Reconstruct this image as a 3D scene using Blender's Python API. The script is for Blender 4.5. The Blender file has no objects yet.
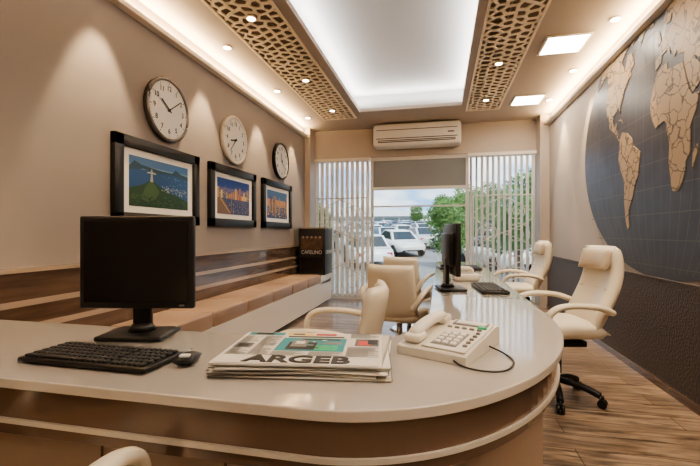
import bpy, bmesh, math, random
from mathutils import Vector, Matrix
random.seed(7)
R=math.radians
sc=bpy.context.scene
COL=sc.collection
try:
    sc.view_settings.view_transform='AgX'; sc.view_settings.look='AgX - Medium High Contrast'; sc.view_settings.exposure=.1
except Exception as ex: print(ex)
# ------------------------------------------------------------ materials
def mat(name,c,rough=.5,metal=0,emit=None,es=0,coat=0,spec=.5):
    m=bpy.data.materials.new(name); m.use_nodes=True
    b=m.node_tree.nodes['Principled BSDF']
    b.inputs['Base Color'].default_value=(*c,1); b.inputs['Roughness'].default_value=rough
    b.inputs['Metallic'].default_value=metal; b.inputs['Specular IOR Level'].default_value=spec
    b.inputs['Coat Weight'].default_value=coat; b.inputs['Coat Roughness'].default_value=.06
    if emit: b.inputs['Emission Color'].default_value=(*emit,1); b.inputs['Emission Strength'].default_value=es
    return m
def noisy(m,c1,c2,scale=(5,5,5),ns=3,bump=0,detail=4,bs=None):
    nt=m.node_tree; b=nt.nodes['Principled BSDF']
    tc=nt.nodes.new('ShaderNodeTexCoord'); mp=nt.nodes.new('ShaderNodeMapping'); mp.inputs['Scale'].default_value=scale
    n=nt.nodes.new('ShaderNodeTexNoise'); n.inputs['Scale'].default_value=ns; n.inputs['Detail'].default_value=detail
    r=nt.nodes.new('ShaderNodeValToRGB'); r.color_ramp.elements[0].position=.3; r.color_ramp.elements[1].position=.7
    r.color_ramp.elements[0].color=(*c1,1); r.color_ramp.elements[1].color=(*c2,1)
    L=nt.links.new
    L(tc.outputs['Object'],mp.inputs[0]); L(mp.outputs[0],n.inputs[0]); L(n.outputs[0],r.inputs[0]); L(r.outputs[0],b.inputs['Base Color'])
    if bump:
        bp=nt.nodes.new('ShaderNodeBump'); bp.inputs['Strength'].default_value=bump; bp.inputs['Distance'].default_value=.01
        L(n.outputs[0],bp.inputs['Height']); L(bp.outputs[0],b.inputs['Normal'])
    return m
M={}
M['wall']=noisy(mat('wall_taupe_paint',(.3,.26,.24),.6),(.26,.225,.208),(.275,.24,.22),(1,1,1),ns=2)
M['wallr']=noisy(mat('wall_beige_paint',(.46,.38,.32),.6),(.39,.34,.295),(.42,.365,.315),(1,1,1),ns=2)
M['backw']=mat('back_wall_paint',(.46,.40,.345),.6)
M['ceil']=mat('ceiling_paint',(.42,.36,.31),.65)
M['recess']=mat('recess_paint',(.52,.515,.51),.7)
M['trim']=mat('trim_cream',(.72,.64,.55),.4)
M['lat']=mat('lattice_cream',(.90,.77,.60),.5)
M['latb']=mat('lattice_backing',(.10,.06,.035),.6,emit=(1,.55,.25),es=.04)  # faint warm glow put into the backing by emission, no lamp
M['wain']=noisy(mat('wainscot_leather',(.07,.05,.045),.55),(.045,.035,.032),(.10,.077,.067),(1,1,1),ns=55,bump=.9)
M['wood']=noisy(mat('glossy_walnut',(.1,.06,.04),.15,coat=.5),(.075,.046,.032),(.15,.095,.066),(8,.6,8),ns=3)
M['stripe']=mat('beige_stripe',(.36,.28,.22),.2,coat=.4)
# floor
def floormat():
    m=mat('oak_floor',(.4,.3,.22),.28,coat=.15); nt=m.node_tree; L=nt.links.new; b=nt.nodes['Principled BSDF']
    tc=nt.nodes.new('ShaderNodeTexCoord')
    mp=nt.nodes.new('ShaderNodeMapping'); mp.inputs['Scale'].default_value=(1.0,9,1)
    n=nt.nodes.new('ShaderNodeTexNoise'); n.inputs['Scale'].default_value=2.2; n.inputs['Detail'].default_value=8; n.inputs['Distortion'].default_value=1.4
    r=nt.nodes.new('ShaderNodeValToRGB'); e=r.color_ramp.elements
    e[0].position=.34; e[0].color=(.10,.067,.047,1); e[1].position=.66; e[1].color=(.40,.295,.215,1)
    br=nt.nodes.new('ShaderNodeTexBrick'); br.inputs['Scale'].default_value=1; br.inputs['Brick Width'].default_value=1.4; br.inputs['Row Height'].default_value=.18
    br.inputs['Mortar Size'].default_value=.003; br.inputs['Color1'].default_value=(1,1,1,1); br.inputs['Color2'].default_value=(.72,.70,.68,1); br.inputs['Mortar'].default_value=(.25,.2,.16,1)
    mx=nt.nodes.new('ShaderNodeMix'); mx.data_type='RGBA'; mx.blend_type='MULTIPLY'; mx.inputs[0].default_value=1
    L(tc.outputs['Object'],mp.inputs[0]); L(mp.outputs[0],n.inputs[0]); L(n.outputs[0],r.inputs[0]); L(tc.outputs['Object'],br.inputs[0])
    L(r.outputs[0],mx.inputs[6]); L(br.outputs[0],mx.inputs[7]); L(mx.outputs[2],b.inputs['Base Color'])
    return m
M['floor']=floormat()
M['top']=mat('desk_top_gloss',(.45,.41,.37),.12,coat=.5)
M['band']=mat('desk_band_gloss',(.165,.108,.075),.1,coat=.6)
M['panel']=mat('desk_panel',(.38,.28,.205),.3,coat=.3)
M['white']=mat('white_lacquer',(.70,.64,.56),.25,coat=.2)
M['cush']=noisy(mat('cushion_tan',(.34,.22,.15),.45),(.27,.185,.135),(.31,.215,.16),(1,1,1),ns=3)
M['cream']=mat('cream_leather',(.76,.68,.55),.36)
M['cream2']=mat('cream_leather_seam',(.5,.42,.32),.45)
M['head']=mat('headrest_leather',(.60,.50,.38),.4)
M['black']=mat('black_plastic',(.012,.011,.011),.35)
M['screen']=mat('screen_dark',(.010,.008,.008),.18)
M['key']=mat('key_black',(.03,.028,.027),.4)
M['chrome']=mat('chrome',(.7,.7,.7),.15,1)
M['clockw']=mat('clock_face',(.80,.78,.74),.5)
M['ink']=mat('ink_black',(.015,.014,.014),.5)
M['frame']=mat('frame_black',(.010,.009,.009),.35)
M['mat']=mat('picture_mount',(.80,.77,.72),.6)
M['phone']=mat('phone_plastic',(.74,.69,.60),.35)
M['phoned']=mat('phone_grey',(.22,.20,.18),.4)
M['green']=mat('label_green',(.05,.45,.22),.5)
M['paper']=mat('newsprint',(.70,.66,.60),.7)
M['paper2']=mat('newsprint_grey',(.52,.48,.42),.7)  # greyer paper for every other sheet and the loose one
M['pgrey']=mat('print_grey',(.16,.155,.15),.7)
M['teal']=mat('print_teal',(.04,.28,.32),.5)
M['red']=mat('print_red',(.5,.04,.03),.5)
M['yellow']=mat('print_yellow',(.8,.55,.08),.5)
M['blind']=mat('blind_fabric',(.74,.71,.66),.6)
M['winf']=mat('window_frame_paint',(.66,.62,.56),.35)
M['transom']=mat('transom_panel',(.20,.205,.21),.3)
M['ac']=mat('ac_plastic',(.80,.75,.67),.35)
M['acd']=mat('ac_vent',(.07,.055,.05),.4)
M['led']=mat('led_panel',(1,1,1),.5,emit=(1,.93,.82),es=14)
M['bulb']=mat('downlight_bulb',(1,1,1),.5,emit=(1,.80,.55),es=30)
M['mapsea']=noisy(mat('map_sea',(.05,.05,.06),.4),(.038,.040,.055),(.058,.060,.078),(1,1,1),ns=6)
M['gridl']=mat('map_grid',(.13,.12,.115),.5)
def landmat():
    m=mat('map_land',(.5,.38,.25),.5); nt=m.node_tree; L=nt.links.new; b=nt.nodes['Principled BSDF']
    tc=nt.nodes.new('ShaderNodeTexCoord'); v=nt.nodes.new('ShaderNodeTexVoronoi'); v.feature='DISTANCE_TO_EDGE'; v.inputs['Scale'].default_value=9
    n=nt.nodes.new('ShaderNodeTexNoise'); n.inputs['Scale'].default_value=9; mx=nt.nodes.new('ShaderNodeMix'); mx.data_type='VECTOR'; mx.inputs[0].default_value=.12
    r=nt.nodes.new('ShaderNodeValToRGB'); e=r.color_ramp.elements; e[0].position=.02; e[0].color=(.10,.07,.045,1); e[1].position=.05; e[1].color=(.34,.24,.145,1)
    L(tc.outputs['Object'],n.inputs['Vector']); L(tc.outputs['Object'],mx.inputs[4]); L(n.outputs[1],mx.inputs[5])
    L(mx.outputs[1],v.inputs['Vector']); L(v.outputs[0],r.inputs[0]); L(r.outputs[0],b.inputs['Base Color']); return m
M['land']=landmat()
def glassmat():
    m=bpy.data.materials.new('window_glass'); m.use_nodes=True; nt=m.node_tree; nt.nodes.clear(); L=nt.links.new
    o=nt.nodes.new('ShaderNodeOutputMaterial'); mx=nt.nodes.new('ShaderNodeMixShader'); t=nt.nodes.new('ShaderNodeBsdfTransparent'); g=nt.nodes.new('ShaderNodeBsdfGlossy')
    g.inputs['Roughness'].default_value=.03; mx.inputs[0].default_value=.06; t.inputs[0].default_value=(.95,.97,.96,1)
    L(t.outputs[0],mx.inputs[1]); L(g.outputs[0],mx.inputs[2]); L(mx.outputs[0],o.inputs[0]); return m
M['glass']=glassmat()
M['leaf']=noisy(mat('leaves',(.05,.13,.03),.6),(.035,.10,.02),(.13,.26,.06),(1,1,1),ns=2)
M['bark']=mat('bark',(.10,.07,.05),.8)
M['asph']=noisy(mat('asphalt',(.2,.2,.2),.8),(.18,.18,.185),(.26,.26,.255),(1,1,1),ns=3)
M['carglass']=mat('car_glass',(.03,.04,.05),.1)
M['carlight']=mat('car_headlight',(.8,.8,.75),.15)
M['cartail']=mat('car_taillight',(.45,.02,.02),.2)
M['tyre']=mat('tyre',(.02,.02,.02),.7)
CARC=[mat('car_paint_%d'%i,c,.25,coat=.5) for i,c in enumerate([(.7,.7,.72),(.48,.50,.53),(.78,.78,.78),(.08,.11,.20),(.55,.57,.60),(.09,.09,.10),(.30,.34,.38),(.62,.62,.60)])]
M['bldg']=mat('pavilion_white',(.75,.78,.8),.5)
M['bglass']=mat('pavilion_glass',(.35,.50,.55),.15)
M['outp']=mat('paving',(.45,.43,.4),.7)

# ------------------------------------------------------------ mesh builder
class MB:
    def __init__(s): s.v=[]; s.f=[]; s.fm=[]; s.sm=[]; s.mats=[]
    def mi(s,m):
        if isinstance(m,str): m=M[m]
        if m not in s.mats: s.mats.append(m)
        return s.mats.index(m)
    def add(s,vs,fs,m,T=None,smooth=False):
        o=len(s.v); i=s.mi(m)
        for v in vs:
            v=Vector(v); s.v.append(T@v if T else v)
        for f in fs: s.f.append([a+o for a in f]); s.fm.append(i); s.sm.append(smooth)
    def box(s,c,d,m,bev=0,T=None,seg=2,rz=0):
        t=bmesh.new(); bmesh.ops.create_cube(t,size=1,matrix=Matrix.Diagonal((*d,1)))
        if bev: bmesh.ops.bevel(t,geom=t.edges[:],offset=bev,segments=seg,profile=.5,affect='EDGES')
        TT=Matrix.Translation(c)@Matrix.Rotation(rz,4,'Z')
        if T: TT=T@TT
        t.verts.index_update()
        s.add([v.co.copy() for v in t.verts],[[v.index for v in f.verts] for f in t.faces],m,TT,smooth=bev>0)
        t.free()
    def bx(s,x0,x1,y0,y1,z0,z1,m,bev=0,T=None): s.box(((x0+x1)/2,(y0+y1)/2,(z0+z1)/2),(abs(x1-x0),abs(y1-y0),abs(z1-z0)),m,bev,T)
    def cyl(s,p0,p1,r0,m,r1=None,seg=20,T=None):
        p0=Vector(p0);p1=Vector(p1); r1=r0 if r1 is None else r1
        q=(p1-p0).to_track_quat('Z','Y').to_matrix()
        vs=[];n=seg
        for p,r in((p0,r0),(p1,r1)):
            for k in range(n):
                a=2*math.pi*k/n; vs.append(p+q@Vector((math.cos(a)*r,math.sin(a)*r,0)))
        s.add(vs,[[k,(k+1)%n,n+(k+1)%n,n+k] for k in range(n)],m,T,True)
        s.add(vs,[list(range(n))[::-1],list(range(n,2*n))],m,T,False)
    def tube(s,pts,r,m,T=None,seg=10,sub=6,closed=False,flat=1.0):
        pts=[Vector(p) for p in pts]; P=[]
        n=len(pts)
        rng=range(n if closed else n-1)
        for i in rng:
            if closed: a,b,c,d=pts[(i-1)%n],pts[i],pts[(i+1)%n],pts[(i+2)%n]
            else: a,b,c,d=pts[max(i-1,0)],pts[i],pts[i+1],pts[min(i+2,n-1)]
            for k in range(sub):
                t=k/sub; P.append(.5*((2*b)+(c-a)*t+(2*a-5*b+4*c-d)*t*t+(3*b-a-3*c+d)*t**3))
        if not closed: P.append(pts[-1])
        N=len(P); vs=[]
        for i,p in enumerate(P):
            tg=(P[(i+1)%N]-P[i-1]) if closed else (P[min(i+1,N-1)]-P[max(i-1,0)])
            tg.normalize(); up=Vector((0,0,1)) if abs(tg.z)<.95 else Vector((0,1,0))
            if flat!=1.0: up=Vector((1,0,0)) if abs(tg.x)<.9 else Vector((0,0,1))
            a=tg.cross(up).normalized(); b=a.cross(tg).normalized()
            for k in range(seg):
                w=2*math.pi*k/seg; vs.append(p+a*math.cos(w)*r+b*math.sin(w)*r*flat)
        fs=[]
        for i in range(N if closed else N-1):
            j=(i+1)%N
            for k in range(seg): fs.append([i*seg+k,i*seg+(k+1)%seg,j*seg+(k+1)%seg,j*seg+k])
        s.add(vs,fs,m,T,True)
        if not closed: s.add(vs,[list(range(seg))[::-1],[(N-1)*seg+k for k in range(seg)]],m,T)
    def prism(s,poly,z0,z1,m,T=None,mside=None):
        n=len(poly); vs=[(p[0],p[1],z0) for p in poly]+[(p[0],p[1],z1) for p in poly]
        s.add(vs,[list(range(n))[::-1],list(range(n,2*n))],m,T)
        s.add(vs,[[k,(k+1)%n,n+(k+1)%n,n+k] for k in range(n)],mside or m,T)
    def pillow(s,fn,th,m,nu=14,nv=14,T=None,p=4):
        g=[[Vector(fn(i/nu,j/nv)) for j in range(nv+1)] for i in range(nu+1)]
        vs=[];
        def nrm(i,j):
            a=g[min(i+1,nu)][j]-g[max(i-1,0)][j]; b=g[i][min(j+1,nv)]-g[i][max(j-1,0)]
            return a.cross(b).normalized()
        for sgn in(1,-1):
            for i in range(nu+1):
                for j in range(nv+1):
                    u=abs(2*i/nu-1);v=abs(2*j/nv-1)
                    t=th/2*(max(0,1-u**p))**(.5)*(max(0,1-v**p))**(.5)
                    vs.append(g[i][j]+nrm(i,j)*t*sgn)
        K=(nu+1)*(nv+1); fs=[]
        for i in range(nu):
            for j in range(nv):
                a=i*(nv+1)+j; q=[a,a+nv+1,a+nv+2,a+1]
                fs.append(q); fs.append([K+x for x in q[::-1]])
        s.add(vs,fs,m,T,True)
    def strip(s,pts,w,z,m,T=None):
        for a,b in zip(pts[:-1],pts[1:]):
            a=Vector((a[0],a[1]));b=Vector((b[0],b[1])); d=b-a
            if d.length<1e-6: continue
            n=Vector((-d.y,d.x)).normalized()*w/2
            s.add([(*(a-n),z),(*(b-n),z),(*(b+n),z),(*(a+n),z)],[[0,1,2,3]],m,T)
    def disc(s,c,r,m,T=None,seg=24):
        s.add([(c[0]+r*math.cos(2*math.pi*k/seg),c[1]+r*math.sin(2*math.pi*k/seg),c[2]) for k in range(seg)],[list(range(seg))],m,T)
    def done(s,name,loc=(0,0,0),rz=0,bevel=0,rot=None,parent=None):
        me=bpy.data.meshes.new(name); me.from_pydata([tuple(v) for v in s.v],[],s.f)
        for m in s.mats: me.materials.append(m)
        me.polygons.foreach_set('material_index',s.fm); me.polygons.foreach_set('use_smooth',s.sm)
        me.update()
        bm=bmesh.new(); bm.from_mesh(me); bmesh.ops.remove_doubles(bm,verts=bm.verts[:],dist=1e-5); 
        bm.to_mesh(me); bm.free()
        o=bpy.data.objects.new(name,me); COL.objects.link(o); o.location=loc; o.rotation_euler=rot or (0,0,rz)
        if parent: o.parent=parent
        if bevel:
            b=o.modifiers.new('bevel','BEVEL'); b.width=bevel; b.segments=3; b.limit_method='ANGLE'; b.angle_limit=R(40)
        return o
def text(name,body,size,loc,rot,m,parent=None,ex=.0008,sx=1,bold=0):
    c=bpy.data.curves.new(name,'FONT'); c.body=body; c.size=size; c.extrude=ex; c.align_x='CENTER'; c.align_y='CENTER'; c.offset=bold
    c.materials.append(M[m] if isinstance(m,str) else m)
    o=bpy.data.objects.new(name,c); COL.objects.link(o); o.location=loc; o.rotation_euler=rot; o.scale=(sx,1,1)
    if parent: o.parent=parent
    return o
def simple(name,x0,x1,y0,y1,z0,z1,m,bev=0):
    b=MB(); b.bx(x0,x1,y0,y1,z0,z1,m); return b.done(name,bevel=bev)
# ------------------------------------------------------------ room
XL,XR,YB,YF,ZC=-2.3,1.63,6.9,-1.5,2.97
simple('floor',XL-.15,XR+.15,YF-.15,YB+.15,-.1,0,'floor')
simple('wall_left',XL-.15,XL,YF,YB,0,3.3,'wall')
simple('wall_right',XR,XR+.15,YF,YB,0,3.3,'wallr')
simple('wall_front',XL-.15,XR+.15,YF-.15,YF,0,3.3,'wallr')
b=MB(); b.bx(XL-.15,XR+.15,YB,YB+.15,2.47,3.3,'backw'); b.bx(XL-.15,-2.2,YB,YB+.15,0,2.47,'backw'); b.bx(1.5,XR+.15,YB,YB+.15,0,2.47,'backw'); b.done('wall_back')
simple('trim_1',XL,-2.2,6.62,YB,0,ZC,'backw'); simple('trim_2',1.5,XR,6.62,YB,0,ZC,'backw')
# ceiling
b=MB(); y0,y1=YF,YB
zt=3.06
b.bx(XL,-1.82,y0,y1,ZC,zt,'ceil')
b.bx(-1.28,-1.18,y0,5.9,ZC,3.02,'ceil'); b.bx(-1.28,-1.24,y0,6.2,3.0,zt,'ceil')
b.bx(.30,.37,y0,5.9,ZC,3.02,'ceil'); b.bx(.33,.37,y0,6.2,3.0,zt,'ceil')
b.bx(.85,XR,y0,y1,ZC,zt,'ceil')
b.bx(-1.82,-1.28,6.2,y1,ZC,zt,'ceil'); b.bx(.37,.85,6.2,y1,ZC,zt,'ceil'); b.bx(-1.28,.37,5.9,y1,ZC,3.02,'ceil')
b.bx(-1.82,-1.28,y0,y1,3.05,3.08,'latb'); b.bx(.37,.85,y0,y1,3.05,3.08,'latb')
b.bx(XL,XR,y0,y1,3.26,3.3,'recess')
b.bx(-1.50,-1.46,y0,6.1,3.08,3.27,'recess'); b.bx(.55,.59,y0,6.1,3.08,3.27,'recess'); b.bx(-1.5,.59,6.1,6.14,3.02,3.27,'recess')
b.bx(-1.50,-1.24,y0,6.1,3.05,3.09,'recess'); b.bx(.33,.59,y0,6.1,3.05,3.09,'recess')
b.done('ceiling')
def lattice(name,x0,x1,y0,y1,z0,z1):
    b=MB(); a=.062; cache={}
    def J(x,y):
        k=(round(x/a*4),round(y/a*4))
        if k not in cache: cache[k]=(x+random.uniform(-.33,.33)*a,y+random.uniform(-.33,.33)*a)
        X,Y=cache[k]; return (min(max(X,x0),x1),min(max(Y,y0),y1))
    dx=a*1.5; dy=a*math.sqrt(3)
    for i in range(-1,int((x1-x0)/dx)+2):
        for j in range(-1,int((y1-y0)/dy)+2):
            cx=x0+i*dx; cy=y0+j*dy+(dy/2 if i%2 else 0)
            P=[J(cx+a*math.cos(math.pi/3*k),cy+a*math.sin(math.pi/3*k)) for k in range(6)]
            mx=sum(p[0] for p in P)/6; my=sum(p[1] for p in P)/6
            if max(p[0] for p in P)-min(p[0] for p in P)<.02 or max(p[1] for p in P)-min(p[1] for p in P)<.02: continue
            s=random.uniform(.68,.78); Q=[(mx+(p[0]-mx)*s,my+(p[1]-my)*s) for p in P]
            vs=[(p[0],p[1],z0) for p in P]+[(p[0],p[1],z0) for p in Q]+[(p[0],p[1],z1) for p in Q]
            fs=[[k,6+k,6+(k+1)%6,(k+1)%6] for k in range(6)]+[[6+k,12+k,12+(k+1)%6,6+(k+1)%6] for k in range(6)]
            b.add(vs,fs,'lat')
    for yy in (y0,y1): b.bx(x0,x1,yy-.012,yy+.012,z0-.004,z1,'lat')
    for xx in (x0,x1): b.bx(xx-.012,xx+.012,y0,y1,z0-.004,z1,'lat')
    return b.done(name)
lattice('ceiling_lattice_panel',-1.808,-1.292,1.0,6.188,2.965,2.975)
lattice('ceiling_lattice_panel',.382,.838,1.0,6.188,2.965,2.975)
simple('trim_3',XL,XL+.07,YF,6.62,2.80,2.84,'trim',.004)
simple('trim_4',XR-.07,XR,YF,6.62,2.80,2.84,'trim',.004)
b=MB(); b.bx(XL,XL+.03,YF,6.62,0,.93,'wood')
for z in (.60,.74): b.bx(XL+.03,XL+.036,YF,6.62,z,z+.035,'stripe')
b.bx(XL,XL+.05,YF,6.62,.93,.955,'stripe'); b.done('trim_5')
b=MB(); b.bx(XR-.03,XR,YF,6.62,.06,.80,'wain'); b.bx(XR-.035,XR,YF,6.62,.80,.812,'wain'); b.done('trim_6')
simple('baseboard_right',XR-.04,XR,YF,6.62,0,.06,'wood')

# ------------------------------------------------------------ windows
b=MB(); ya,yb=6.93,6.99
def fr(x0,x1,z0,z1,m='winf'): b.bx(x0,x1,ya,yb,z0,z1,m)
fr(-2.2,1.5,2.41,2.47); fr(-2.2,1.5,0,.07)
for x in (-2.2,-1.19,.42,1.45): fr(x,x+.05,.07,2.41)
fr(-1.14,.42,1.90,1.95); b.bx(-1.14,.42,6.95,6.97,1.95,2.41,'transom')
fr(-1.14,.42,1.60,1.625)
b.bx(-2.15,1.45,6.955,6.96,.07,1.90,'glass')
b.done('window_1')
def blinds(name,x0,x1,n,ang):
    b=MB()
    for i in range(n):
        x=x0+(i+.5)*(x1-x0)/n; an=ang+random.uniform(-.10,.10)
        b.box((x,6.80,1.23),(.066,.004,2.34),'blind',rz=an)
        b.box((x,6.80,.05),(.06,.012,.02),'winf',rz=an)
    b.bx(x0,x1,6.77,6.83,2.40,2.45,'winf')
    return b.done(name)
blinds('vertical_blind',-2.17,-1.17,11,R(38)); blinds('vertical_blind',.45,1.48,12,R(-62))
# filigree swirl screens standing in front of the lower part of the blinds
def swirls(name,x0,x1,seed):
    rr=random.Random(seed); b=MB(); y=6.70
    b.tube([(x0,y,.01),(x0,y,.6),(x0,y,1.2),(x0,y,1.75)],.010,'winf',seg=8); b.tube([(x1,y,.01),(x1,y,.6),(x1,y,1.2),(x1,y,1.75)],.010,'winf',seg=8)
    for z in (.03,1.75): b.tube([(x0,y,z),((x0+x1)/2,y,z),(x1,y,z)],.010,'winf',seg=8)
    w=x1-x0
    for z in (.30,.72,1.14,1.50):
        for s in (-1,1):
            cx=(x0+x1)/2+s*w*.24; r0=.2 if z<1.4 else .15; ph=rr.uniform(0,6)
            pts=[]
            for k in range(22):
                a=ph+s*k*.5; r=r0*(1-k/26); pts.append((cx+r*math.cos(a)*.95,y,z+r*math.sin(a)))
            b.tube(pts,.007,'winf',sub=3,seg=6)
    for s in (-1,1):
        b.tube([((x0+x1)/2+s*w*.5*math.sin(k*.8),y,.03+1.72*k/12) for k in range(13)],.008,'winf',sub=5,seg=6)
    return b.done(name)
swirls('decorative_screen',-2.12,-1.22,3); swirls('decorative_screen',.52,1.42,5)
# AC
b=MB(); b.box((-.38,6.72,2.765),(1.42,.34,.37),'ac',.05,seg=5)
b.box((-.38,6.549,2.84),(1.30,.006,.010),'acd'); b.box((-.38,6.549,2.70),(1.30,.006,.012),'acd')
b.box((-.38,6.551,2.655),(1.24,.010,.040),'acd',.004); b.box((-.38,6.545,2.655),(1.22,.008,.008),'ac')
b.box((.17,6.548,2.77),(.10,.006,.02),'acd')
b.done('air_conditioner')
# ------------------------------------------------------------ ceiling lights
def lamp_area(name,loc,size,energy,color,rot=(0,0,0),sy=None,parent=None):
    l=bpy.data.lights.new(name,'AREA'); l.energy=energy; l.color=color; l.size=size
    if sy: l.shape='RECTANGLE'; l.size_y=sy
    o=bpy.data.objects.new(name,l); COL.objects.link(o); o.location=loc; o.rotation_euler=rot
    if parent: o.parent=parent
    return o
for i,y in enumerate((-.9,.75,2.4,4.2,5.85)):  # first panel is added behind the camera to brighten the desk front
    b=MB(); b.box((0,0,0),(.40,.40,.012),'trim',.003); b.box((0,0,-.006),(.35,.35,.006),'led')
    o=b.done('square_panel_light',(1.16,y,ZC-.008))
    lamp_area('panel_glow',(0,0,-.03),.34,11,(1,.89,.72),parent=o)
def spot(loc,target,e,ang=62,blend=.7,col=(1,.75,.45)):
    b=MB(); b.cyl((0,0,-.001),(0,0,-.012),.045,'trim'); b.disc((0,0,-.0125),.034,'bulb')
    o=b.done('recessed_downlight',loc)
    l=bpy.data.lights.new('downlight_beam','SPOT'); l.energy=e; l.color=col; l.spot_size=R(ang); l.spot_blend=blend; l.shadow_soft_size=.03
    p=bpy.data.objects.new('downlight_beam',l); COL.objects.link(p); p.parent=o; p.location=(0,0,-.03)
    d=Vector(target)-Vector(loc); p.rotation_euler=d.to_track_quat('-Z','Y').to_euler()
for y in (.1,1.15,2.3,3.55,4.78,6.0): spot((-2.03,y,ZC),(-2.28,y,1.6),130,48,.5)  # first spot is an added one, out of view, for light near the camera
for y in (1.2,2.5,3.8,4.9,5.9): spot((1.45,y,ZC),(1.62,y,1.6),105,48,.5)
for y in (-.8,1.6,3.1,4.5,5.7):  # first pair added unseen behind the camera to lift the foreground
    spot((-1.55,y,2.962),(-1.55,y,0),34,80); spot((.61,y,2.962),(.61,y,0),34,80)
warm=(1,.72,.40)
lamp_area('cove_strip_left',(XL+.035,2.55,2.85),.04,135,warm,(R(180),0,0),8.0)
lamp_area('cove_strip_right',(XR-.035,2.55,2.85),.04,135,warm,(R(180),0,0),8.0)
cool=(1,.96,.91)
lamp_area('recess_strip_left',(-1.27,2.3,3.10),.05,56,cool,(0,R(-150),0),7.4)
lamp_area('recess_strip_right',(.38,2.3,3.10),.05,56,cool,(0,R(150),0),7.4)
lamp_area('recess_strip_back',(-.45,5.98,3.05),1.6,11,cool,(R(-150),0,0),.05)
# ------------------------------------------------------------ bench
b=MB(); bx0,bx1=-2.264,-1.80; ys=1.75; ye=6.55
b.bx(bx0,bx1-.02,ys,ye,.05,.35,'white'); b.bx(bx0,bx1-.06,ys+.02,ye-.02,0,.05,'wood')
b.bx(bx1-.024,bx1+.0,ys,ye,.05,.38,'white')
n=7; L=(5.95-ys)/n
for i in range(n): b.box(((bx0+bx1)/2,ys+(i+.5)*L,.43),(bx1-bx0-.01,L-.012,.15),'cush',.022,seg=3)
b.bx(bx0,bx1,5.96,ye,.35,.48,'white')
b.done('upholstered_bench')
b=MB(); b.box((0,0,.37),(.44,.42,.74),'black',.008); b.box((0,0,.745),(.46,.44,.02),'stripe')
b.box((0,-.212,.50),(.36,.006,.20),M['wood']); b.box((0,-.212,.15),(.36,.006,.24),'screen')
for i in range(5): b.cyl((-.14+i*.07,-.20,.60),(-.14+i*.07,-.235,.60),.018,'cush'); 
o=b.done('coffee_machine',(-1.99,6.28,.482))
text('brand_text','CAFELINO',.082,(0,-.218,.36),(R(90),0,0),'clockw',o,sx=.9)
text('brand_text_side','CAFELINO',.082,(.223,0,.36),(R(90),0,R(90)),'clockw',o,sx=.9)
# ------------------------------------------------------------ clocks / pictures
TLw=Matrix(((0,0,1,0),(1,0,0,0),(0,1,0,0),(0,0,0,1)))
def clock(y,z,h,mn,rim):
    b=MB(); r=.27
    b.cyl((.001,0,0),(.035,0,0),r-.005,rim,seg=48)
    b.tube([(.035,(r-.014)*math.cos(a*math.pi/6),(r-.014)*math.sin(a*math.pi/6)) for a in range(12)],.016,rim,closed=True,sub=5)
    b.cyl((.03,0,0),(.038,0,0),r-.028,'clockw',seg=48)
    T=TLw.copy(); T[0][3]=.040
    for k in range(60):
        a=k*math.pi/30; l=.018 if k%5==0 else .01; w=.007 if k%5==0 else .003
        b.strip([((r-.036)*math.sin(a),(r-.036)*math.cos(a)),((r-.036-l)*math.sin(a),(r-.036-l)*math.cos(a))],w,0,'ink',T)
    T2=T.copy(); T2[0][3]=.044
    for a,l,w in ((2*math.pi*(h+mn/60)/12,.12,.016),(2*math.pi*mn/60,.18,.010)):
        b.strip([(-.03*math.sin(a),-.03*math.cos(a)),(l*math.sin(a),l*math.cos(a))],w,0,'ink',T2)
    b.cyl((.038,0,0),(.048,0,0),.012,'ink')
    o=b.done('wall_clock',(XL,y,z))
    for k in range(1,13):
        a=k*math.pi/6; text('numeral',str(k),.06,(.0405,.182*math.sin(a),.182*math.cos(a)),(R(90),0,R(90)),'ink',o,ex=.0004,bold=.0012)
M['clockrim']=mat('clock_rim_grey',(.18,.16,.15),.25,.6)
clock(3.0,2.20,10,9,'clockrim'); clock(4.14,2.20,8,37,'ac'); clock(5.5,2.20,11,22,'frame')
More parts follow.
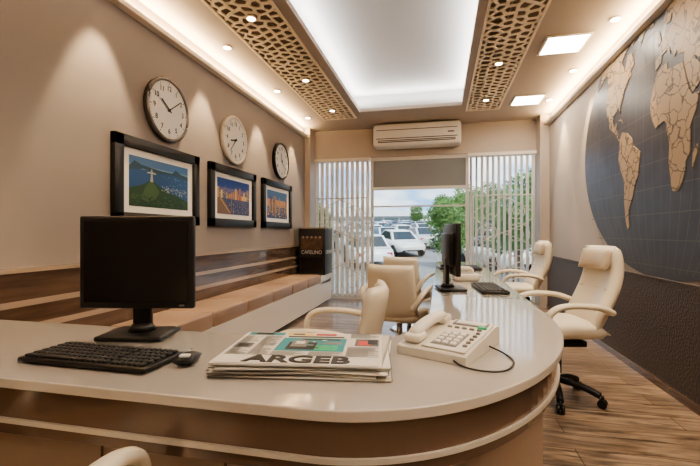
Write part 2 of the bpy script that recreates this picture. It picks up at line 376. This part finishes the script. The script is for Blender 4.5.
def picture(yc,kind):
    b=MB(); w,h=1.03,.66
    T=TLw.copy()
    fw=.085
    for (u0,u1,v0,v1) in ((-w/2,w/2,h/2-fw,h/2),(-w/2,w/2,-h/2,-h/2+fw),(-w/2,-w/2+fw,-h/2,h/2),(w/2-fw,w/2,-h/2,h/2)):
        b.bx(.002,.045,u0,u1,v0,v1,'frame',.004)
    b.bx(.002,.02,-w/2+.05,w/2-.05,-h/2+.05,h/2-.05,'mat')
    pw,ph=.31,.165; SU,SV=1.16,1.17
    def q(u0,u1,v0,v1,m,k=0): poly([(u0,v0),(u1,v0),(u1,v1),(u0,v1)],m,k)
    def poly(P,m,k):
        T2=T.copy(); T2[0][3]=.0205+k*.0004
        b.add([(p[0]*SU,p[1]*SV,0) for p in P],[list(range(len(P)))],m,T2)
    def cm(n,c,e=0): 
        return M.setdefault(n,mat(n,c,.35))
    if kind==0:
        q(-pw,pw,-ph,ph,cm('print_sea',(.015,.07,.20)),0); q(-pw,pw,.085,ph,cm('print_sky',(.06,.16,.34)),1); q(-pw,pw,.085,.11,cm('print_haze',(.16,.26,.38)),1.5)
        poly([(-pw,.07),(-.18,.09),(-.05,.075),(.1,.085),(pw,.07),(pw,.095),(.22,.105),(.16,.13),(.12,.10),(0,.10),(-.2,.115),(-.26,.135),(-pw,.095)],cm('print_hills',(.02,.06,.10)),2)
        poly([(-pw,-ph),(pw,-ph),(pw,-.10),(.24,-.085),(.16,-.06),(.08,-.045),(.0,-.02),(-.05,.0),(-.08,.02),(-.12,.02),(-.17,-.01),(-.2,-.02),(-.26,-.035),(-pw,-.05)],cm('print_green',(.018,.055,.022)),2)
        poly([(-.20,-.12),(-.13,-.13),(-.05,-.10),(-.02,-.05),(-.06,-.01),(-.09,.01),(-.12,.01),(-.16,-.03),(-.19,-.08)],cm('print_green2',(.05,.10,.035)),3)
        poly([(-.115,.01),(-.085,.01),(-.09,.05),(-.092,.085),(-.108,.085),(-.11,.05)],cm('print_stone',(.36,.36,.35)),4)
        poly([(-.145,.066),(-.055,.066),(-.055,.074),(-.095,.082),(-.105,.082),(-.145,.074)],'print_stone',4.2); q(-.105,-.095,.085,.10,'print_stone',4)
        for i in range(26):
            u=random.uniform(-.0,.27); v=random.uniform(-.04,.07); q(u,u+random.uniform(.01,.035),v,v+.004,cm('print_foam',(.10,.20,.34)),2.5)
        for i in range(60):
            u=random.uniform(.0,.29); v=random.uniform(-.045,-.0)-.18*(u-.0)*.5; q(u,u+.008,v,v+.006,cm('print_town',(.42,.40,.36)),2.7)
        for i in range(90):
            u=random.uniform(-.3,.25); v=random.uniform(-.16,-.09); q(u,u+.02,v,v+.008,random.choice(['print_green2',cm('print_green3',(.012,.035,.015))]),3.5)
    elif kind==1:
        q(-pw,pw,-ph,ph,cm('print_dusk',(.012,.05,.24)),0); q(-pw,pw,.04,.08,cm('print_dusk_glow',(.12,.10,.26)),1)
        q(-pw,pw,-ph,-.01,cm('print_water',(.015,.04,.14)),1)
        C=[cm('town_a',(.5,.24,.06)),cm('town_b',(.40,.10,.05)),cm('town_c',(.55,.40,.14)),cm('town_d',(.10,.10,.16)),cm('town_e',(.30,.16,.10))]
        u=-pw
        while u<pw-.02:
            ww=random.uniform(.02,.045); ww=min(ww,pw-u); hh=random.uniform(.02,.10); q(u,u+ww-.002,-.02,hh,random.choice(C),2)
            if random.random()<.5: poly([(u,hh),(u+ww-.002,hh),(u+ww/2,hh+.02)],C[3],2)
            for k in range(4):
                v=random.uniform(-.01,hh-.01); q(u+.006,u+.011,v,v+.007,cm('print_lamp_b',(.9,.75,.4)),4)
            v=-.03
            while v>-ph+.01:
                if random.random()<.6: q(u+random.uniform(0,.008),u+ww*.6,v-.004,v,random.choice(C[:3]),3)
                v-=.010
            u+=ww
        poly([(-pw,-ph),(-.06,-ph),(-.20,-.03),(-pw,-.02)],cm('print_quay',(.16,.09,.05)),5)
        for i in range(14): 
            v=-.15+.009*i; q(-.10-.012*i,-.085-.012*i,v,v+.006,cm('print_lamp_a',(.9,.5,.1)),6)
    else:
        q(-pw,pw,-ph,ph,cm('print_sky3',(.03,.10,.24)),0); q(-pw,pw,-.02,.06,cm('print_glow',(.45,.22,.10)),1)
        for i in range(38):
            u=random.uniform(-pw,pw-.04); ww=random.uniform(.012,.035); hh=random.uniform(-.06,.12)
            q(u,min(u+ww,pw),-.10,hh,random.choice([cm('print_bld_a',(.04,.04,.08)),cm('print_bld_b',(.35,.18,.06)),cm('print_bld_c',(.10,.08,.12))]),2+i*.02)
        for i in range(150):
            u=random.uniform(-pw,pw-.012); v=random.uniform(-.13,.03); q(u,u+random.uniform(.004,.010),v,v+.006,random.choice([cm('print_lamp_a',(.9,.5,.1)),cm('print_lamp_b',(.9,.75,.4)),cm('print_lamp_c',(.6,.15,.05))]),4)
        q(-pw,pw,-ph,-.10,cm('print_water',(.015,.04,.14)),3)
        for i in range(40):
            u=random.uniform(-pw,pw-.02); v=random.uniform(-ph+.01,-.105); q(u,u+.018,v,v+.005,'print_lamp_a',4)
    b.done('framed_picture',(XL,yc,1.55))
picture(2.925,0); picture(4.145,1); picture(5.385,2)
# ------------------------------------------------------------ world map
b=MB(); A_,B_=1.62,1.15; yc,zc=3.44,1.95
T=Matrix(((0,0,-1,XR-.002),(-1,0,0,yc),(0,1,0,zc),(0,0,0,1)))
zmax=2.795-zc
P=[(A_*math.cos(a*math.pi/48),min(B_*math.sin(a*math.pi/48),zmax)) for a in range(96)]
b.prism(P,0,.008,'mapsea',T)
def pj(lo,la): return (A_*lo/180*math.sqrt(max(0,1-(la/95)**2)),B_*la/86-.05)
def cl(p): return (p[0],min(p[1],zmax))
for lo in range(-165,181,15): b.strip([cl(pj(lo,la)) for la in range(-78,66,6)],.006,.0095,'gridl',T)
for la in range(-75,66,15): b.strip([cl(pj(lo,la)) for lo in range(-178,179,12)],.006,.0095,'gridl',T)
lands=[[(-168,66),(-156,71),(-140,70),(-125,70),(-110,68),(-95,72),(-88,69),(-82,68),(-87,64),(-94,60),(-88,57),(-82,55),(-80,52),(-78,57),(-78,61),(-70,61),(-65,59),(-60,55),(-56,52),(-64,49),(-60,46),(-66,45),(-70,42),(-74,40),(-76,36),(-81,31),(-80,26),(-82,26),(-84,30),(-90,29),(-97,27),(-97,22),(-94,18),(-90,21),(-87,20),(-88,16),(-83,14),(-82,9),(-78,8),(-80,7),(-86,12),(-95,16),(-105,20),(-109,27),(-112,30),(-114,28),(-117,33),(-124,40),(-124,48),(-132,55),(-140,60),(-150,60),(-155,57),(-165,54),(-158,58),(-165,62)],
[(-78,8),(-72,12),(-62,10),(-52,5),(-50,0),(-44,-2),(-35,-6),(-38,-13),(-40,-20),(-48,-26),(-53,-33),(-57,-36),(-62,-39),(-65,-42),(-67,-47),(-68,-52),(-72,-54),(-75,-50),(-73,-42),(-73,-36),(-71,-30),(-70,-20),(-76,-14),(-81,-5),(-78,2)],
[(-73,78),(-60,82),(-30,83),(-20,75),(-25,69),(-38,65),(-43,60),(-50,62),(-52,66),(-56,73)],
[(-17,15),(-17,21),(-13,27),(-9,32),(-6,35),(3,37),(10,37),(11,33),(20,32),(25,32),(33,31),(36,22),(39,16),(43,12),(51,12),(47,4),(40,-3),(40,-10),(40,-16),(35,-20),(35,-24),(32,-29),(27,-34),(18,-34),(15,-26),(12,-17),(13,-8),(9,0),(9,4),(5,6),(-4,5),(-8,4),(-13,9)],
[(-9,37),(-9,43),(-1,44),(-4,48),(2,51),(8,54),(9,57),(12,56),(20,55),(24,59),(22,62),(18,58),(11,58),(5,60),(12,66),(20,70),(30,71),(42,67),(50,69),(60,70),(70,73),(85,74),(100,77),(115,74),(140,73),(160,70),(178,68),(178,64),(165,60),(160,54),(155,60),(140,54),(135,45),(130,42),(127,36),(124,40),(118,38),(122,32),(120,26),(110,20),(108,16),(107,10),(103,2),(100,10),(98,16),(92,22),(88,22),(82,16),(80,12),(77,8),(74,14),(72,20),(66,25),(58,25),(50,30),(48,30),(53,25),(58,22),(55,17),(44,13),(38,22),(35,30),(36,36),(27,37),(26,40),(22,37),(19,41),(14,45),(16,40),(10,44),(3,43),(0,39)],
[(114,-22),(122,-17),(130,-12),(137,-12),(140,-17),(142,-11),(146,-19),(153,-27),(150,-37),(140,-37),(130,-32),(118,-34),(115,-33)],[(-85,22),(-75,20),(-72,18),(-78,22)],[(-24,64),(-15,64),(-16,67),(-22,66)],[(-90,74),(-80,70),(-68,64),(-63,67),(-75,74)],[(-5,50),(1,51),(0,54),(-3,58),(-6,56)],[(44,-25),(50,-16),(49,-13),(44,-17)]]
for Ld in lands: b.prism([cl(pj(*p)) for p in Ld],.008,.013,'land',T)
b.done('world_map_mural')
# ------------------------------------------------------------ reception desk
def outline(o,inn=None,yend=5.6,x_l=-2.20):
    if inn is None: inn=o
    pts=[(x_l,.845+o)]
    for k in range(0,33):
        a=-math.pi/2+math.pi/2*k/32; pts.append((-.3+(.8-o)*math.cos(a),2.05+(1.205-o)*math.sin(a)))
    pts+=[(.5-o,yend-o),(-.05+inn,yend-o)]
    for k in range(0,21):
        a=-math.pi/2*k/20; pts.append((-.3+(.25+inn)*math.cos(a),2.05+(.635+inn)*math.sin(a)))
    pts.append((x_l,1.415-inn))
    return pts
b=MB(); b.prism(outline(0),.732,.76,'top',mside='white'); 
desk=b.done('reception_desk',bevel=.004)
b=MB(); b.prism(outline(.02),.645,.732,'band'); b.prism(outline(.012),.632,.645,'white')
b.prism(outline(.03),.595,.632,'band')
b.prism(outline(.07),.06,.595,'panel'); b.prism(outline(.10),0,.06,'band')
for x in (-1.9,-1.35,-.90,-.53,-.24): b.bx(x,x+.006,.912,.918,.06,.595,'band')
for y in (2.4,3.2,4.0,4.8): b.bx(.428,.434,y,y+.006,.06,.595,'band')
b.done('desk_body',parent=desk)
# ------------------------------------------------------------ monitors
def monitor(loc,rz):
    b=MB()
    b.box((0,.02,.28),(.425,.03,.345),'black',.008,seg=3); b.box((0,.0042,.283),(.385,.004,.30),'screen')
    b.box((0,.045,.28),(.30,.04,.22),'black',.012)
    b.box((.17,.003,.120),(.018,.004,.006),'phoned')
    b.box((0,.055,.12),(.07,.025,.20),'black',.006); b.box((0,.03,.010),(.24,.18,.018),'black',.008,seg=3); b.cyl((0,.05,.018),(0,.05,.045),.05,'black',.035)
    return b.done('computer_monitor',loc,rz)
monitor((-1.10,1.27,.761),R(12.5)); monitor((.10,2.85,.761),R(100))
def keyboard(loc,rz):
    b=MB(); b.box((0,0,.010),(.45,.17,.016),'black',.005)
    for r in range(6):
        y=.066-r*.026; x=-.212
        n=0
        while x<.205:
            w=.017
            if r==5 and n==3: w=.11
            if not (x+w>.215): b.box((x+w/2,y,.021),(w-.003,.019,.009),'key',.002,seg=1)
            x+=w+.002; n+=1
            if abs(x-.085)<.009: x+=.008
    b.box((.17,.079,.019),(.05,.006,.002),'phoned')
    return b.done('computer_keyboard',loc,rz)
keyboard((-1.01,1.03,.761),R(-1)); keyboard((.33,2.90,.761),R(95))
b=MB(); b.pillow(lambda u,v:(-.028+.056*u,-.045+.09*v,.016),.032,'black',T=None,p=2.4); b.box((0,.03,.031),(.006,.02,.006),'chrome',.002); b.box((.0,-.025,.030),(.03,.02,.008),'clockw',.003)
b.done('computer_mouse',(-.735,1.06,.761),R(15))
# newspapers
b=MB(); z=0
for i in range(6):
    w=.47+random.uniform(-.01,.03); d=.34+random.uniform(-.02,.01); a=random.uniform(-.09,.09); ox=random.uniform(-.014,.014); oy=random.uniform(-.012,.01)
    b.box((ox,oy,z+.0030),(w,d,.0045),'paper' if i%2 else 'paper2',.002,rz=a); 
    b.box((ox,oy,z+.0030),(w+.004,d+.003,.0010),'pgrey',rz=a+.01)
    z+=.0052
zt=z
zt2=zt+.006
b.bx(-.235,.235,-.17,.17,zt+.002,zt2,'paper')
# loose curled sheet sticking out under the top one
b.pillow(lambda u,v:(-.05+.30*u,-.15+.345*v,zt+.001+.012*max(0,v-.85)**1*4*max(0,u-.3)),.0025,'paper2',nu=20,nv=20,p=30,T=Matrix.Rotation(-.10,4,'Z'))
def pr(x0,x1,y0,y1,m,k=0):
    zz=zt2+.0005+k*.0003; b.add([(x0,y0,zz),(x1,y0,zz),(x1,y1,zz),(x0,y1,zz)],[[0,1,2,3]],m)
pr(-.225,.225,-.088,-.084,'ink'); pr(-.225,.225,-.166,-.163,'ink')
pr(-.09,.12,-.045,.10,'teal'); pr(-.06,.03,-.03,.05,'ink',1); pr(-.05,.0,.0,.07,'phoned',2); pr(-.04,-.01,.03,.06,'mat',3); pr(-.03,.10,.075,.09,'ink',2); pr(.03,.10,-.035,.02,'green',2); pr(.05,.11,.03,.055,'phoned',2); pr(-.08,.11,.108,.125,'ink')
for k in range(24):
    u=random.uniform(-.085,.10); v=random.uniform(-.04,.09); pr(u,u+random.uniform(.008,.02),v,v+random.uniform(.004,.014),random.choice(['teal','ink','mat','phoned','green']),3+k*.05)
pr(-.225,-.10,.13,.165,'teal'); pr(-.20,-.14,.135,.16,'ink',1); pr(-.09,.0,.135,.16,'yellow'); pr(-.07,-.03,.14,.155,'ink',1); pr(.01,.08,.135,.16,'red'); pr(.15,.225,.02,.10,'pgrey'); pr(.16,.2,.03,.08,'red',1); pr(.19,.22,.04,.09,'ink',2)
pr(-.225,-.17,-.02,.03,'pgrey',1); pr(-.215,-.18,-.01,.02,'ink',2)
for x0,x1,y0,y1 in ((-.225,-.165,-.08,.12),(-.158,-.10,-.08,.12),(-.09,.01,-.08,-.05),(.02,.12,-.08,-.05),(.13,.225,-.08,.01),(.13,.225,.11,.165)):
    y=y0
    while y<y1: pr(x0,x1-random.choice((0,0,.01,.03)),y,y+.0034,'pgrey'); y+=.0065
o=b.done('newspaper_stack',(-.405,1.175,.761),R(8))
text('masthead','ARGEB',.080,(-.0,-.126,zt2+.001),(0,0,0),'ink',o,sx=1.2,bold=.0025)
# phone
b=MB()
prof=[(-.16,0),(.16,0),(.16,.058),(.13,.062),(-.155,.030),(-.16,.025)]
T=Matrix(((0,0,1,0),(1,0,0,0),(0,1,0,0),(0,0,0,1)))
b.prism(prof,-.115,.115,'phone',T)
sl=math.atan2(.032,.285); Ts=Matrix.Translation((0,-.155,.031))@Matrix.Rotation(sl,4,'X')
def onp(x,y,w,d,h,m,bev=.002): b.box((x,y,h/2),(w,d,h),m,bev,T=Ts,seg=1)
onp(.035,.15,.145,.285,.006,'phone',.003)
onp(.035,.255,.12,.045,.010,'phoned')
onp(.035,.258,.10,.03,.012,'mat')
onp(.025,.093,.085,.125,.008,'phoned',.002)
for i in range(4):
    for j in range(3): onp(.0+j*.026,.05+i*.028,.018,.018,.013,'mat')
for i in range(5): onp(.09,.05+i*.03,.014,.012,.012,'phoned')
for j in range(5): onp(-.02+j*.026,.20,.016,.010,.012,'phoned')
onp(.085,.225,.03,.014,.0125,'green')
b.tube([(-.075,.04,.010),(-.075,.055,.028),(-.075,.15,.036),(-.075,.245,.028),(-.075,.26,.010)],.018,'phone',T=Ts,flat=1.3,seg=14)
b.box((-.075,.045,.015),(.058,.065,.028),'phone',.011,T=Ts,seg=3); b.box((-.075,.255,.015),(.058,.065,.028),'phone',.011,T=Ts,seg=3)
ph=b.done('desk_telephone',(.035,1.40,.761),R(-24),bevel=.006)
b=MB(); b.tube([(.03,1.24,.775),(.06,1.20,.766),(.12,1.17,.7645),(.18,1.19,.7645),(.215,1.275,.7645),(.20,1.36,.7645),(.155,1.40,.775)],.0028,'ink',sub=10,seg=8); c_=b.done('telephone_cord')
c_.parent=ph; c_.matrix_parent_inverse=(Matrix.Translation((.035,1.40,.761))@Matrix.Rotation(R(-24),4,'Z')).inverted()
b=MB(); 
for i in range(3): b.box((0,0,.004+i*.005),(.22,.30,.004),'paper',rz=.1*i)
b.box((.0,-.05,.018),(.12,.10,.003),'teal'); b.done('paper_stack',(.22,3.85,.761),.1)
monitor((.10,4.55,.761),R(100)); keyboard((.34,4.6,.761),R(92))
b=MB(); b.box((0,0,.03),(.2,.2,.06),'phone',.02,seg=3); b.tube([(-.07,-.08,.06),(-.07,-.05,.085),(-.07,.05,.085),(-.07,.08,.06)],.02,'phone'); b.box((.03,0,.062),(.09,.12,.006),'phoned'); b.done('desk_telephone',(.2,3.45,.761),R(-80))
# ------------------------------------------------------------ chairs
def office_chair(loc,rz):
    b=MB()
    b.pillow(lambda u,v:(-.24+.48*u,-.24+.48*v,.485+.02*math.cos((v-.4)*3)-.03*max(0,v-.8)*5*.3),.12,'cream',p=5)
    def back(u,v):
        w=.44-.08*v*v+.02*math.sin(v*3.1); x=(-.5+u)*w
        y=-.235-.13*v+.03*math.cos(v*math.pi*1.6)+.22*(u-.5)**2
        return (x,y,.49+.57*v)
    b.pillow(back,.09,'cream',nu=16,nv=22,p=6)
    b.pillow(lambda u,v:((-.5+u)*.33,-.335-.04*v+.05+.2*(u-.5)**2,.90+.14*v),.08,'head',p=3)
    for v in (.25,.5):
        P=[Vector(back(u/8,v))+Vector((0,.045,0)) for u in range(1,8)]; b.tube(P,.004,'cream2',sub=3,seg=6)
    for s in (-1,1):
        b.tube([(s*.23,.10,.46),(s*.28,.16,.52),(s*.285,.17,.62),(s*.28,.08,.68),(s*.28,-.12,.68),(s*.25,-.24,.64)],.020,'cream',flat=1.5)
    b.box((0,0,.41),(.30,.28,.04),'black',.01); b.cyl((0,0,.10),(0,0,.41),.028,'black'); b.cyl((0,0,.18),(0,0,.30),.038,'black')
    for k in range(5):
        a=2*math.pi*k/5+.3; c,s_=math.cos(a),math.sin(a)
        b.tube([(0,0,.13),(.15*c,.15*s_,.115),(.27*c,.27*s_,.075)],.022,'black')
        for q in (-.014,.014): b.cyl((.28*c-s_*(q-.010),.28*s_+c*(q-.010),.029),(.28*c-s_*(q+.010),.28*s_+c*(q+.010),.029),.028,'black',seg=14)
        b.cyl((.28*c,.28*s_,.03),(.28*c,.28*s_,.08),.010,'black')
    return b.done('office_chair',loc,rz)
office_chair((.79,3.05,.001),R(100)); office_chair((.84,4.95,.001),R(92))
def guest_chair(loc,rz):
    b=MB()
    b.pillow(lambda u,v:(-.24+.48*u,-.23+.46*v,.42),.11,'cream',p=5)
    def back(u,v):
        return ((-.5+u)*(.46-.03*v),-.22-.09*v+.25*(u-.5)**2,.42+.46*v)
    b.pillow(back,.07,'cream',nu=14,nv=14,p=8)
    for s in (-1,1):
        b.tube([(s*.20,-.25,.50),(s*.27,-.22,.62),(s*.285,-.08,.665),(s*.285,.12,.665),(s*.28,.20,.61),(s*.265,.19,.48),(s*.24,.10,.40)],.018,'cream',flat=1.5)
    b.cyl((0,0,.02),(0,0,.38),.028,'chrome'); b.cyl((0,0,.001),(0,0,.02),.23,'chrome',.20,seg=32); b.box((0,0,.375),(.24,.24,.02),'chrome',.004)
    return b.done('guest_chair',loc,rz)
guest_chair((-.60,2.12,0),R(92)); guest_chair((-.36,3.65,0),R(-14)); guest_chair((-.36,4.8,0),R(-20))
guest_chair((-.95,.585,0),R(4))
# ------------------------------------------------------------ exterior
SL=.048
def gz(y): return -.75+(y-9.5)*SL
simple('pavement_exterior',-14,14,7.05,9.5,-.2,-.02,'outp')
b=MB(); b.add([(-80,9.5,gz(9.5)),(80,9.5,gz(9.5)),(80,140,gz(140)),(-80,140,gz(140)),(-80,9.5,gz(9.5)-.3),(80,9.5,gz(9.5)-.3),(80,140,-1.5),(-80,140,-1.5)],[[0,1,2,3],[7,6,5,4],[0,4,5,1],[1,5,6,2],[2,6,7,3],[3,7,4,0]],'asph'); b.done('ground_exterior')
trees=((2.3,13.5,3.3),(.35,17.5,3.1),(1.2,24,4.2),(4.6,20,5.0),(2.7,32,4.8),(-6.0,18,3.6),(-9.5,26,4.6),(7.5,30,5.5),(-3.6,64,3.6),(-30,66,6),(6.5,50,6.0),(-13,34,5),(-5.0,13,2.9),(0.5,48,5))
cars=MB()
def car(x,y,ang,m):
    T=Matrix.Translation((x,y,gz(y)))@Matrix.Rotation(math.atan(SL),4,'X')@Matrix.Rotation(ang,4,'Z')
    S=[(-2.2,.66,.42,.70),(-2.1,.80,.30,.84),(-1.4,.86,.25,.93),(-.2,.88,.24,.92),(1.0,.87,.25,.88),(1.7,.83,.28,.78),(2.1,.74,.32,.68),(2.2,.60,.42,.58)]
    vs=[]
    for X,w,zb,zt_ in S: vs+=[(X,-w*.9,zb),(X,-w,zb+(zt_-zb)*.5),(X,-w*.92,zt_),(X,w*.92,zt_),(X,w,zb+(zt_-zb)*.5),(X,w*.9,zb)]
    fs=[]
    for i in range(len(S)-1):
        for k in range(5): fs.append([i*6+k,i*6+k+1,(i+1)*6+k+1,(i+1)*6+k])
    e=(len(S)-1)*6; fs+=[[5,4,3,2,1,0],[e,e+1,e+2,e+3,e+4,e+5]]
    cars.add(vs,fs,m,T,True)
    C=[(1.05,.78,.87),(.35,.62,1.36),(-.85,.60,1.41),(-1.65,.74,.92)]
    vs=[(X,-w,z) for X,w,z in C]+[(X,w,z) for X,w,z in C]
    cars.add(vs,[[0,4,5,1],[1,5,6,2],[2,6,7,3],[0,1,2,3],[7,6,5,4]],m,T)
    def inset(q,s,off):
        q=[Vector(p) for p in q]; c=sum(q,Vector())/len(q); n=(q[1]-q[0]).cross(q[2]-q[0]).normalized()
        if n.dot(c-Vector((-.3,0,1.0)))<0: n=-n
        cars.add([c+(p-c)*s+n*off for p in q],[list(range(len(q)))],'carglass',T)
    V=vs
    for q in ((0,4,5,1),(2,6,7,3),(0,1,2,3),(4,5,6,7)): inset([V[i] for i in q],.84,.012)
    for sy in (-1,1):
        cars.box((2.08,sy*.55,.60),(.12,.26,.12),'carlight',T=T); cars.box((-2.14,sy*.58,.70),(.10,.22,.14),'cartail',T=T)
    cars.box((2.16,0,.42),(.06,.7,.14),'tyre',T=T)
    for sx in (-1.35,1.35):
        for sy in (-.8,.8): cars.cyl((sx,sy-.1,.33),(sx,sy+.1,.33),.33,'tyre',T=T,seg=12)
for r,y in enumerate((18,23.5,29,34.5,40,45.5,51,56.5)):
    n=int(5+y*.36)
    for i in range(n):
        x=-y*.32+ i*2.75+random.uniform(-.15,.15)-3
        if random.random()<.04 or any(abs(x-t[0])<1.9 and abs(y-t[1])<3.5 for t in trees): continue
        car(x,y+random.uniform(-.3,.3),R(-65 if r%2 else 113)+random.uniform(-.06,.06),random.choice(CARC))
cars.done('parked_cars')
def tree(x,y,h):
    z0=gz(y)-.02
    b=MB(); b.tube([(0,0,0),(.1,.05,h*.25),(0,0,h*.55)],.10,'bark',seg=8)
    for k in range(4): a=k*1.6; b.tube([(0,0,h*.4),(.1*h*math.cos(a),.1*h*math.sin(a),h*.62)],.04,'bark',seg=6,sub=2)
    blobs=[(random.uniform(-1,1)*h*.18,random.uniform(-1,1)*h*.18,h*random.uniform(.32,.86),h*random.uniform(.13,.19)) for _ in range(11)]
    vs=[];fs=[]
    for bx_,by,bz,br in blobs:
        for _ in range(420):
            d=Vector((random.gauss(0,1),random.gauss(0,1),random.gauss(0,1))).normalized()*br*random.uniform(.6,1.1)
            c=Vector((bx_,by,bz))+d; a=Vector((random.gauss(0,1),random.gauss(0,1),random.gauss(0,1))).normalized(); e=a.orthogonal().normalized()
            s=.022*h; o=len(vs); vs+=[c-a*s,c-e*s*.5,c+a*s,c+e*s*.5]; fs.append([o,o+1,o+2,o+3])
    b.add(vs,fs,'leaf'); return b.done('tree',(x,y,z0))
for t in trees: tree(*t)
B0=gz(78)
b=MB(); b.bx(-24,-4,74,84,B0-1,B0+1.6,'bldg'); b.bx(-23,-5,73.9,74,B0,B0+1.3,'bglass')
pts=[(-26,B0+1.6)]+[(-26+24*k/16,B0+1.6+1.7*math.sin(math.pi*k/16)) for k in range(1,16)]+[(-2,B0+1.6)]
b.prism(pts,-86,-71,'bldg',Matrix(((1,0,0,0),(0,0,-1,0),(0,1,0,0),(0,0,0,1))))
for i in range(8): b.bx(-24+i*2.8,-23.8+i*2.8,71.5,71.7,B0-1,B0+1.6,'bldg')
b.done('pavilion_building')
# ------------------------------------------------------------ world
w=bpy.data.worlds.new('sky'); sc.world=w; w.use_nodes=True; nt=w.node_tree; L=nt.links.new; bg=nt.nodes['Background']
tc=nt.nodes.new('ShaderNodeTexCoord'); mp=nt.nodes.new('ShaderNodeMapping'); mp.inputs['Scale'].default_value=(1,1,4)
n=nt.nodes.new('ShaderNodeTexNoise'); n.inputs['Scale'].default_value=5; n.inputs['Detail'].default_value=6
r=nt.nodes.new('ShaderNodeValToRGB'); e=r.color_ramp.elements; e[0].position=.42; e[0].color=(.28,.48,.78,1); e[1].position=.58; e[1].color=(.88,.92,.96,1)
L(tc.outputs['Generated'],mp.inputs[0]); L(mp.outputs[0],n.inputs[0]); L(n.outputs[0],r.inputs[0]); L(r.outputs[0],bg.inputs[0]); bg.inputs[1].default_value=2.4
s=bpy.data.lights.new('sun','SUN'); s.energy=5; s.color=(1,.95,.88); s.angle=.02; so=bpy.data.objects.new('sun',s); COL.objects.link(so); so.rotation_euler=(R(40),0,R(25))
# ------------------------------------------------------------ camera
cd=bpy.data.cameras.new('camera'); cam=bpy.data.objects.new('camera',cd); COL.objects.link(cam)
cam.location=(0,0,1.15); cam.rotation_euler=(R(90),0,R(12.68)); cd.sensor_width=36; cd.lens=20.57; cd.clip_start=.05; cd.clip_end=500
sc.camera=cam
